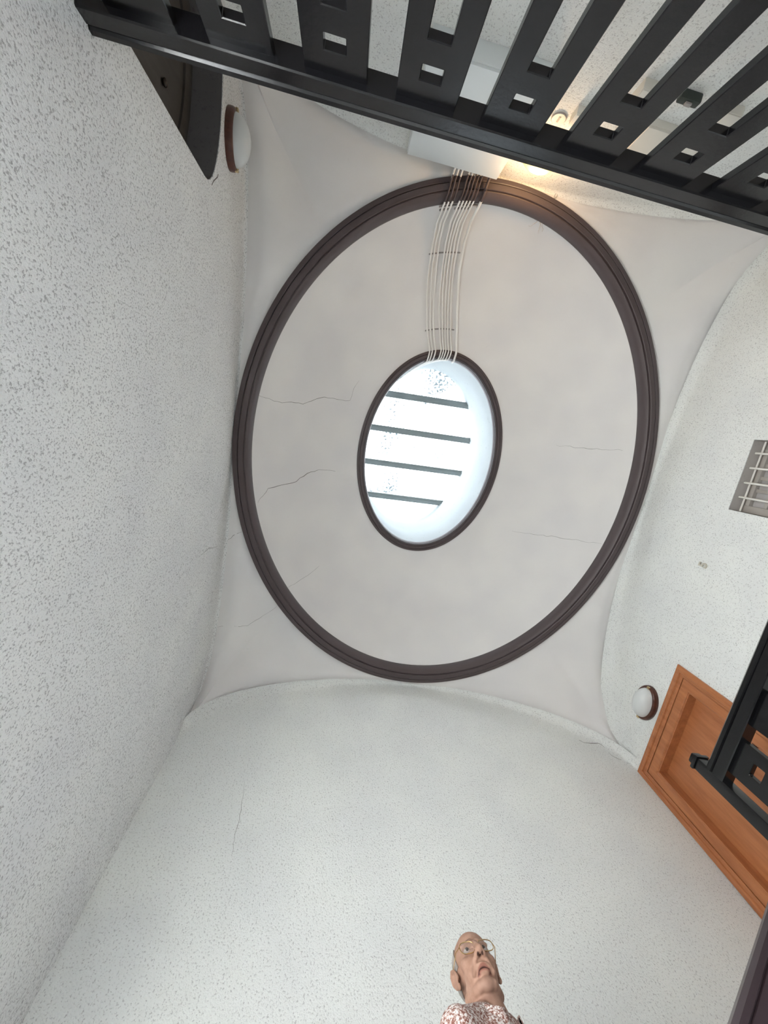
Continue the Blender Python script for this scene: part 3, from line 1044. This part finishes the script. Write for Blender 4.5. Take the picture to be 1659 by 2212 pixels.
def bundle(t, j):                        # drift of the bundle's edges from the cabinet to the skylight
    for a_, b_ in zip(KB, KB[1:]):
        if t <= b_[0]:
            u = (t - a_[0]) / (b_[0] - a_[0])
            return a_[j] + (b_[j] - a_[j]) * u
    return KB[-1][j]
def bundle_x(t):
    return bundle(t, 1)
def spread(t):
    return (bundle(t, 2) - bundle(t, 1)) / 0.312
for i, of in enumerate(offs):
    thick = i == 8
    r = 0.0125 if thick else 0.0078
    xs0 = 0.500 + of * 0.93
    pts = [Vector((xs0 + 0.02, YF + 0.07, H + 3.42)), Vector((xs0 + 0.01, YF + 0.085, H + 3.50)), Vector((xs0, YF + 0.16, H + 3.525))]
    xk = bundle_x(0.0) + of * spread(0)
    pk = vault_pt(xk + 0.012, 0.0)
    pts.append(Vector((xk + 0.012, pk.y - 0.02, H + 3.545)))
    pts.append(Vector((xk + 0.006, pk.y + 0.035, H + 3.60)))
    for k in range(1, 25):
        t = k / 24
        wob = 0.0025 * math.sin(9 * t + i * 1.7)
        tt = 0.10 + 0.87 * t
        pts.append(vault_pt(bundle_x(t) + of * spread(t) + wob, tt, 0.032 + r))
    last = pts[-1]
    # under the small moulding and up the shaft, drifting to the left
    xo = last.x
    pts.append(Vector((xo, CY - (SB + 0.05) * math.sqrt(max(0.05, 1 - ((xo - CX) / (SA + 0.05)) ** 2)), ZO - 0.055)))
    def shaft_pt(x, z):
        cs = max(-0.97, min(0.97, (x - CX) / (SA - 0.014)))
        return Vector((x, CY - (SB - 0.014) * math.sqrt(1 - cs * cs), z))
    dxs = -0.10 - 0.02 * i
    for z_, f_ in ((-0.02, 0.02), (0.05, 0.1), (0.2, 0.35), (0.4, 0.75), (0.62, 1.0)):
        pts.append(shaft_pt(xo + dxs * f_ * 2.0, ZO + z_) if not thick else shaft_pt(xo, ZO + min(z_, 0.10)))
        if thick and z_ > 0.04:
            break
    # smooth by Catmull-Rom
    sm = []
    for k in range(len(pts) - 1):
        p0, p1, p2, p3 = pts[max(k - 1, 0)], pts[k], pts[k + 1], pts[min(k + 2, len(pts) - 1)]
        for u in (0, 0.34, 0.67):
            sm.append(0.5 * ((2 * p1) + (p2 - p0) * u + (2 * p0 - 5 * p1 + 4 * p2 - p3) * u * u + (3 * p1 - p0 - 3 * p2 + p3) * u ** 3))
    sm.append(pts[-1])
    cb = tube('cable', sm, r, M_CABLE, None, 8)
    cb.data.materials.append(M_RING)                  # painted over together with the large moulding
    for p in cb.data.polygons:
        c_ = p.center
        if c_.z < ZR + 0.25 and c_.y < 0:
            y_out = CY - RB * math.sqrt(1 - ((c_.x - CX) / RA) ** 2)
            if y_out + 0.035 < c_.y < y_out + 0.175:
                p.material_index = 1
    if thick:
        tag(cb, 'thick white cable on the right edge of the bundle climbing the vault', 'cable', 'white cables climbing the vault')
    else:
        tag(cb, 'thin white cable climbing the vault, %s of the bundle' % names[i], 'cable', 'white cables climbing the vault')
for t, lab in ((-0.06, 'cable clip bar just inside the large brown ring'), (0.30, 'cable clip bar halfway up the vault'), (0.83, 'cable clip bar nearest the small skylight ring')):
    tt = 0.10 + 0.87 * t
    x0 = bundle_x(t) - 0.018
    x1 = bundle_x(t) + offs[-1] * spread(t) - (0.02 if t > 0.1 else -0.02)
    cl = thing('cable_clip', 'grey metal ' + lab, 'clip', vault_pt((x0 + x1) / 2, tt, 0.01), 0, 'clip bars holding the cables')
    n_ = 7
    pts = [vault_pt(x0 + (x1 - x0) * k / (n_ - 1), tt, 0.008) - cl.location for k in range(n_)]
    tube('bar', pts, 0.007, M_CLIP, cl, 6)
    for of in offs[:8]:
        p = vault_pt(bundle_x(t) + of * spread(t), tt, 0.036) - cl.location
        bm = bmesh.new()
        bm_ellipsoid(bm, p, (0.011, 0.010, 0.010), None, 10)
        from_bm('saddle', bm, M_CLIP if t < 0.1 else M_CABLE, cl, smooth=True)

# ------------------------------------------------------------------ cracks in the plaster
dg = bpy.context.evaluated_depsgraph_get()
def bvh_of(o):
    me = o.data
    return BVHTree.FromPolygons([o.matrix_world @ v.co for v in me.vertices], [tuple(p.vertices) for p in me.polygons])
def crack(owner, bvh, pix, r):
    out_ = []
    fine = []
    for (a, b_) in zip(pix, pix[1:]):
        nseg = max(1, int(math.hypot(b_[0] - a[0], b_[1] - a[1]) / 9))
        for k in range(nseg):
            u = k / nseg
            fine.append((a[0] + (b_[0] - a[0]) * u + random.uniform(-1.6, 1.6), a[1] + (b_[1] - a[1]) * u + random.uniform(-1.6, 1.6)))
    fine.append(pix[-1])
    for px, py in fine:
        h = bvh.ray_cast(CAM_POS, ray_dir(px, py))
        if h[0] is not None:
            out_.append(h[0])
    if len(out_) > 2:
        rr = [r * (0.35 + 0.65 * math.sin(PI * (k + 0.5) / len(out_))) * random.uniform(0.7, 1.2) for k in range(len(out_))]
        tube('crack', [p - owner.location for p in out_], rr, M_CRACK, owner, 5)
bv_d, bv_c, bv_b, bv_l = bvh_of(dome), bvh_of(ceiling), bvh_of(wall_back), bvh_of(wall_left)
crack(dome, bv_d, [(540, 848), (600, 868), (655, 872), (700, 858), (755, 866), (765, 840), (776, 822)], 0.0022)
crack(dome, bv_d, [(539, 1112), (541, 1090), (556, 1085), (580, 1056), (640, 1040), (662, 1022), (690, 1016), (725, 1018)], 0.0032)
crack(dome, bv_d, [(1200, 962), (1262, 968), (1345, 973)], 0.0018)
crack(dome, bv_d, [(1105, 1147), (1200, 1160), (1300, 1175)], 0.0016)
crack(dome, bv_d, [(620, 1270), (655, 1250), (690, 1222)], 0.0012)
crack(ceiling, bv_c, [(474, 1174), (497, 1162), (522, 1149)], 0.0022)
crack(ceiling, bv_c, [(470, 1354), (535, 1352), (570, 1330), (598, 1310)], 0.0012)
crack(wall_back, bv_b, [(1250, 1600), (1275, 1607), (1290, 1605), (1306, 1615)], 0.0028)
crack(wall_back, bv_b, [(1313, 1626), (1335, 1640), (1362, 1650)], 0.0022)
crack(wall_back, bv_b, [(530, 1690), (520, 1750), (508, 1805), (500, 1850)], 0.0012)
crack(wall_left, bv_l, [(457, 402), (462, 392), (470, 384), (471, 376)], 0.0040)
crack(wall_left, bv_l, [(435, 1198), (450, 1184), (470, 1180)], 0.0016)

# dusty cobwebs by the large ring
for (px, py), own, lab in (((1163, 474), bv_d, 'grey cobweb tuft hanging under the large brown ring'), ((1207, 412), bv_c, 'curled grey cobweb on the ceiling by the lit lamp')):
    h = own.ray_cast(CAM_POS, ray_dir(px, py))
    if h[0] is None:
        continue
    verts, faces = [], []
    cw = thing('cobweb', lab, 'cobweb', h[0])
    for k in range(7):
        an = random.uniform(0, 2 * PI)
        pts = [Vector((0, 0, -0.004))]
        for s_ in range(5):
            an += random.uniform(-0.9, 0.9)
            pts.append(pts[-1] + Vector((math.cos(an) * 0.024, math.sin(an) * 0.024, random.uniform(-0.006, 0.002))))
        tube('strand', pts, [0.003, 0.0028, 0.0025, 0.002, 0.0018, 0.001], M_DUST, cw, 4)

# ------------------------------------------------------------------ the person on the stairs
def voxel_union(name, bm, voxel, smooth_it=3):
    me = bpy.data.meshes.new('tmp')
    bm.to_mesh(me)
    bm.free()
    o = bpy.data.objects.new('tmp', me)
    C.objects.link(o)
    md = o.modifiers.new('r', 'REMESH')
    md.mode = 'VOXEL'
    md.voxel_size = voxel
    if smooth_it:
        sm = o.modifiers.new('s', 'SMOOTH')
        sm.factor = 0.5
        sm.iterations = smooth_it
    dg = bpy.context.evaluated_depsgraph_get()
    dg.update()
    res = bpy.data.meshes.new_from_object(o.evaluated_get(dg))
    bpy.data.objects.remove(o)
    bpy.data.meshes.remove(me)
    res.name = name
    for p in res.polygons:
        p.use_smooth = True
    return res

PX, PY = 0.775, 1.775
PZ = RISE * 5
man = thing('person', 'person in a printed shirt and gold glasses on the stairs, head tilted back looking up', 'person', (PX, PY, PZ), PI)
HZ = 2.303
HEAD = Matrix.Translation((0.0, -0.055, HZ - PZ)) @ Matrix.Rotation(math.radians(-9), 4, 'Z') @ Matrix.Rotation(math.radians(21), 4, 'X') @ Matrix.Rotation(math.radians(2), 4, 'Y')
TORSO = Matrix.Rotation(math.radians(30), 4, 'Z')
def turn(b_):
    for v in b_.verts:
        v.co = TORSO @ v.co
HR = HEAD.to_3x3()
hd = lambda p: HEAD @ Vector(p)
bm = bmesh.new()
E = lambda c, r, rot=None: bm_ellipsoid(bm, hd(c), r, HR @ rot if rot else HR)
Cp = lambda p, q, r1, r2: bm_capsule(bm, hd(p), hd(q), r1, r2, 12)
E((0, -0.012, 0.045), (0.072, 0.094, 0.083))           # skull
E((0, 0.030, 0.045), (0.062, 0.060, 0.062))            # forehead
E((0, 0.038, -0.035), (0.058, 0.056, 0.080))           # face
E((0, 0.010, -0.055), (0.059, 0.060, 0.048))           # jaw
E((0, 0.070, -0.102), (0.027, 0.021, 0.019))           # chin
for s_ in (-1, 1):
    E((s_ * 0.042, 0.056, -0.016), (0.022, 0.022, 0.018))   # cheekbone
    Cp((s_ * 0.014, 0.086, 0.030), (s_ * 0.046, 0.070, 0.030), 0.010, 0.008)   # brow ridge
    E((s_ * 0.0135, 0.104, -0.036), (0.0085, 0.012, 0.0085))   # nostril wing
    Cp((s_ * 0.020, 0.092, -0.040), (s_ * 0.034, 0.076, -0.072), 0.008, 0.008)  # fold beside the mouth
    Cp((s_ * 0.050, 0.0, -0.070), (s_ * 0.022, 0.066, -0.100), 0.020, 0.016)    # jaw line
    # ear: helix, lobe and bowl
    ear = [(0.073, 0.012, 0.002), (0.080, 0.010, 0.022), (0.086, -0.004, 0.034), (0.088, -0.018, 0.028), (0.086, -0.022, 0.008), (0.080, -0.012, -0.016), (0.073, 0.004, -0.028)]
    for a_, b_ in zip(ear, ear[1:]):
        Cp((s_ * a_[0], a_[1], a_[2]), (s_ * b_[0], b_[1], b_[2]), 0.0050, 0.0050)
    E((s_ * 0.075, 0.004, -0.026), (0.007, 0.009, 0.011))
    E((s_ * 0.075, -0.006, 0.004), (0.006, 0.016, 0.026))
    E((s_ * 0.074, 0.013, -0.002), (0.006, 0.006, 0.008))
Cp((0, 0.086, 0.026), (0, 0.112, -0.020), 0.0085, 0.0125)   # nose bridge
E((0, 0.116, -0.030), (0.0135, 0.0135, 0.0125))
Cp((-0.020, 0.084, -0.064), (0.020, 0.084, -0.064), 0.0095, 0.0095)   # upper lip
E((0, 0.092, -0.060), (0.022, 0.0085, 0.0075))
E((0, 0.088, -0.080), (0.020, 0.0100, 0.0070))               # lower lip
# neck and body
nb = hd((0, -0.020, -0.055))
bm_capsule(bm, (0, 0.0, HZ - PZ - 0.165), nb, 0.063, 0.056, 20)
bm_capsule(bm, (0, 0.0, HZ - PZ - 0.14), hd((0, 0.03, -0.075)), 0.050, 0.038, 20)
SZ = 1.245
head_bm = bm
bm = bmesh.new()                          # torso and arms, turned at the waist
for s_ in (-1, 1):
    bm_capsule(bm, (s_ * 0.155, -0.005, SZ), (s_ * 0.02, -0.015, SZ + 0.055), 0.048, 0.056)
    bm_capsule(bm, (s_ * 0.185, 0, SZ - 0.01), (s_ * 0.225, -0.02, SZ - 0.275), 0.048, 0.037)
    bm_capsule(bm, (s_ * 0.225, -0.02, SZ - 0.275), (s_ * 0.215, 0.075, SZ - 0.49), 0.037, 0.025)
    bm_capsule(head_bm, (s_ * 0.085, 0, 0.79), (s_ * 0.088, 0.012, 0.43), 0.080, 0.053)
    bm_capsule(head_bm, (s_ * 0.088, 0.012, 0.43), (s_ * 0.088, -0.015, 0.075), 0.053, 0.036)
    bm_capsule(head_bm, (s_ * 0.088, -0.03, 0.04), (s_ * 0.092, 0.13, 0.028), 0.036, 0.024)
    # hand: palm, four curled fingers, thumb
    w = Vector((s_ * 0.215, 0.075, SZ - 0.49))
    dn = Vector((0, 0.30, -0.954))
    fw = Vector((0, 0.954, 0.30))
    bm_ellipsoid(bm, w + dn * 0.050, (0.015, 0.040, 0.050))
    for k, (of_, ln) in enumerate(((0.030, 0.070), (0.010, 0.078), (-0.010, 0.073), (-0.029, 0.058))):
        b0 = w + dn * 0.085 + fw * of_
        b1 = b0 + dn * ln * 0.5 + Vector((-s_ * 0.006, 0, 0))
        b2 = b1 + dn * ln * 0.38 + Vector((-s_ * 0.018, 0, 0))
        bm_capsule(bm, b0, b1, 0.0090, 0.0085, 10)
        bm_capsule(bm, b1, b2, 0.0085, 0.0072, 10)
    t0 = w + dn * 0.025 + fw * 0.030
    t1 = t0 + dn * 0.035 + fw * 0.024 + Vector((-s_ * 0.012, 0, 0))
    t2 = t1 + dn * 0.030 + fw * 0.004 + Vector((-s_ * 0.008, 0, 0))
    bm_capsule(bm, t0, t1, 0.011, 0.0095, 10)
    bm_capsule(bm, t1, t2, 0.0095, 0.0080, 10)
bm_ellipsoid(bm, (0, 0.0, 1.13), (0.160, 0.100, 0.190))
bm_ellipsoid(bm, (0, 0.025, 0.95), (0.150, 0.122, 0.150))
turn(bm)
tmp_me = bpy.data.meshes.new('tmp')
bm.to_mesh(tmp_me)
bm.free()
bm = head_bm
bm.from_mesh(tmp_me)
bpy.data.meshes.remove(tmp_me)
bm_ellipsoid(bm, (0, 0.0, 0.81), (0.150, 0.108, 0.110))
body_me = voxel_union('body', bm, 0.0033, 2)
body_me.materials.append(M_SKIN)
inv = HEAD.inverted()
attr = body_me.color_attributes.new('complexion', 'FLOAT_COLOR', 'POINT')
def sst(d_, w):                           # 1 inside, 0 outside, soft edge
    t = max(0.0, min(1.0, 0.5 - d_ / w))
    return t * t * (3 - 2 * t)
W_ = 0.004
for i_, v in enumerate(body_me.vertices):
    c = inv @ v.co
    col_, al = (0.3, 0.17, 0.12), 0.0
    if c.z < 0.2 and c.y > 0.02 and abs(c.x) < 0.07 and c.z > -0.15:
        ax = abs(c.x)
        zc = -0.0720 - 0.009 * (c.x / 0.026) ** 2
        layers = [
            ((0.20, 0.115, 0.085), 0.55 * sst(-0.098 - c.z if False else c.z + 0.098, 0.03) * sst(ax - 0.030, 0.03) * sst(0.035 - c.y, 0.02)),   # stubble under the chin
            ((0.23, 0.095, 0.070), sst(abs(c.z - zc) - 0.0115 * max(0.0, 1 - (ax / 0.03) ** 2), W_) * sst(ax - 0.025, W_) * sst(0.07 - c.y, W_)),   # lips
            ((0.040, 0.014, 0.010), sst(abs(c.z - zc) - 0.0042 * max(0.0, 1 - (ax / 0.027) ** 3), W_) * sst(ax - 0.026, W_) * sst(0.066 - c.y, W_)),  # mouth
            ((0.035, 0.014, 0.010), sst(math.hypot(ax - 0.0078, (c.y - 0.110) * 0.7) - 0.0045, 0.003) * sst(0.094 - c.y, W_) * sst(c.z + 0.033, W_)),  # nostrils
            ((0.13, 0.085, 0.065), 0.85 * sst(abs(c.z - (0.036 - 0.10 * max(0.0, ax - 0.035))) - 0.0035, W_) * sst(abs(ax - 0.030) - 0.019, 0.006) * sst(0.05 - c.y, W_)),  # brows
        ]
        for lc, la in layers:
            if la > 0.001:
                na_ = la + al * (1 - la)
                col_ = tuple((lc[k] * la + col_[k] * al * (1 - la)) / na_ for k in range(3))
                al = na_
    attr.data[i_].color = (*col_, al)
body = link_mesh('body', body_me, None, man)
for s_ in (-1, 1):
    bm = bmesh.new()
    bm_ellipsoid(bm, hd((s_ * 0.031, 0.0735, 0.012)), (0.0135, 0.0105, 0.0068), HR, 18)
    ey = from_bm('eye', bm, M_EYE, body, smooth=True)
    bm = bmesh.new()
    bm_ellipsoid(bm, hd((s_ * 0.031, 0.0815, 0.0125)), (0.0065, 0.0035, 0.0060), HR, 14)
    from_bm('iris', bm, M_IRIS, body, smooth=True)
# receding grey hair round the sides and back of the head
bm = bmesh.new()
bmesh.ops.create_uvsphere(bm, u_segments=48, v_segments=32, radius=1.0)
for f in list(bm.faces):
    c = f.calc_center_median()
    y, z, x = c.y, c.z, c.x
    if z > 0.55 - 0.25 * y or y > 0.38 or (z < -0.25 and y > -0.2) or z < -0.55:
        bm.faces.remove(f)
for v in list(bm.verts):
    if not v.link_faces:
        bm.verts.remove(v)
for v in bm.verts:
    k = 1.0 + random.uniform(-0.012, 0.018)
    v.co = HEAD @ Vector((v.co.x * 0.0755 * k, v.co.y * 0.0985 * k - 0.012, v.co.z * 0.0865 * k + 0.045))
hair = from_bm('hair', bm, M_HAIR, man, smooth=True)
so = hair.modifiers.new('thick', 'SOLIDIFY')
so.thickness = 0.004
# spectacles
gl = bpy.data.objects.new('glasses', None)
C.objects.link(gl)
gl.parent = man
for s_ in (-1, 1):
    loop = []
    for k in range(28):
        an = 2 * PI * k / 28
        cx_, sx_ = math.cos(an), math.sin(an)
        rx_ = 0.0275 * math.copysign(abs(cx_) ** 0.75, cx_)
        rz_2 = 0.0215 * math.copysign(abs(sx_) ** 0.75, sx_)
        loop.append(hd((s_ * 0.0345 + rx_, 0.101 - 0.10 * abs(rx_ + s_ * 0.0345) ** 1.2, -0.003 + rz_2)))
    rim = tube('rim', loop, 0.0015, M_GOLD, gl, 6, True)
    cen = sum(loop, Vector()) / len(loop)
    mesh('lens', loop + [cen], [(k, (k + 1) % 28, 28) for k in range(28)], M_LENS, gl)
    tube('temple', [hd((s_ * 0.0625, 0.096, 0.004)), hd((s_ * 0.074, 0.080, 0.008)), hd((s_ * 0.080, 0.02, 0.022)), hd((s_ * 0.081, -0.008, 0.026)), hd((s_ * 0.080, -0.02, 0.010))], 0.0015, M_GOLD, gl, 6)
tube('bridge', [hd((-0.008, 0.100, 0.004)), hd((0, 0.106, 0.008)), hd((0.008, 0.100, 0.004))], 0.0016, M_GOLD, gl, 6)
# shirt
bm = bmesh.new()
for s_ in (-1, 1):
    bm_capsule(bm, (s_ * 0.155, -0.005, SZ), (s_ * 0.035, -0.012, SZ + 0.040), 0.060, 0.060)
    bm_capsule(bm, (s_ * 0.185, 0, SZ - 0.01), (s_ * 0.222, -0.018, SZ - 0.24), 0.064, 0.058)
bm_ellipsoid(bm, (0, 0.0, 1.13), (0.176, 0.116, 0.205))
bm_ellipsoid(bm, (0, 0.025, 0.95), (0.168, 0.140, 0.170))
bm_ellipsoid(bm, (0, 0.005, 0.82), (0.168, 0.126, 0.10))
turn(bm)
shirt = link_mesh('shirt', voxel_union('shirt', bm, 0.006, 4), M_SHIRT, man)
# folded shirt collar
NZ = HZ - PZ - 0.165
cv, cf = [], []
n_ = 36
for k in range(n_ + 1):
    an = math.radians(90 + 22) + math.radians(360 - 44) * k / n_     # opens at the throat
    ca, sa = math.cos(an), math.sin(an)
    front = max(0.0, sa)
    rise = 0.058 - 0.028 * front
    drop = 0.012 + 0.030 * front ** 3
    for rr_, zz_ in ((0.070, -0.015), (0.073, rise), (0.082, rise + 0.004), (0.102, rise - 0.040 - drop)):
        cv.append(TORSO @ Vector((rr_ * 1.05 * ca, rr_ * sa * 1.0 + 0.002, NZ + zz_ - 0.012)))
for k in range(n_):
    for j in range(3):
        cf.append((k * 4 + j, k * 4 + j + 1, (k + 1) * 4 + j + 1, (k + 1) * 4 + j))
col = mesh('collar', cv, cf, M_SHIRT, shirt, smooth=True, sharp=60)
so = col.modifiers.new('thick', 'SOLIDIFY')
so.thickness = 0.003
for k in range(4):
    bm = bmesh.new()
    bmesh.ops.create_cone(bm, cap_ends=True, segments=12, radius1=0.0055, radius2=0.0055, depth=0.003,
                          matrix=TORSO @ Matrix.Translation((0, 0.112 + 0.012 * k, 1.20 - 0.09 * k)) @ Matrix.Rotation(PI / 2, 4, 'X'))
    from_bm('button', bm, M_CREAMBOX, shirt)
# trousers and shoes
bm = bmesh.new()
bm_ellipsoid(bm, (0, 0.0, 0.81), (0.160, 0.118, 0.100))
for s_ in (-1, 1):
    bm_capsule(bm, (s_ * 0.085, 0, 0.79), (s_ * 0.088, 0.012, 0.43), 0.092, 0.068)
    bm_capsule(bm, (s_ * 0.088, 0.012, 0.43), (s_ * 0.088, -0.015, 0.115), 0.068, 0.055)
link_mesh('trousers', voxel_union('trousers', bm, 0.008, 4), M_TROUSER, man)
for s_ in (-1, 1):
    bm = bmesh.new()
    bm_capsule(bm, (s_ * 0.088, -0.035, 0.047), (s_ * 0.094, 0.125, 0.040), 0.045, 0.036)
    bm_capsule(bm, (s_ * 0.088, -0.022, 0.06), (s_ * 0.088, -0.018, 0.095), 0.044, 0.043)
    for v in bm.verts:
        v.co.z = max(0.0, v.co.z)
    link_mesh('shoe', voxel_union('shoe', bm, 0.006, 2), M_SHOE, man)
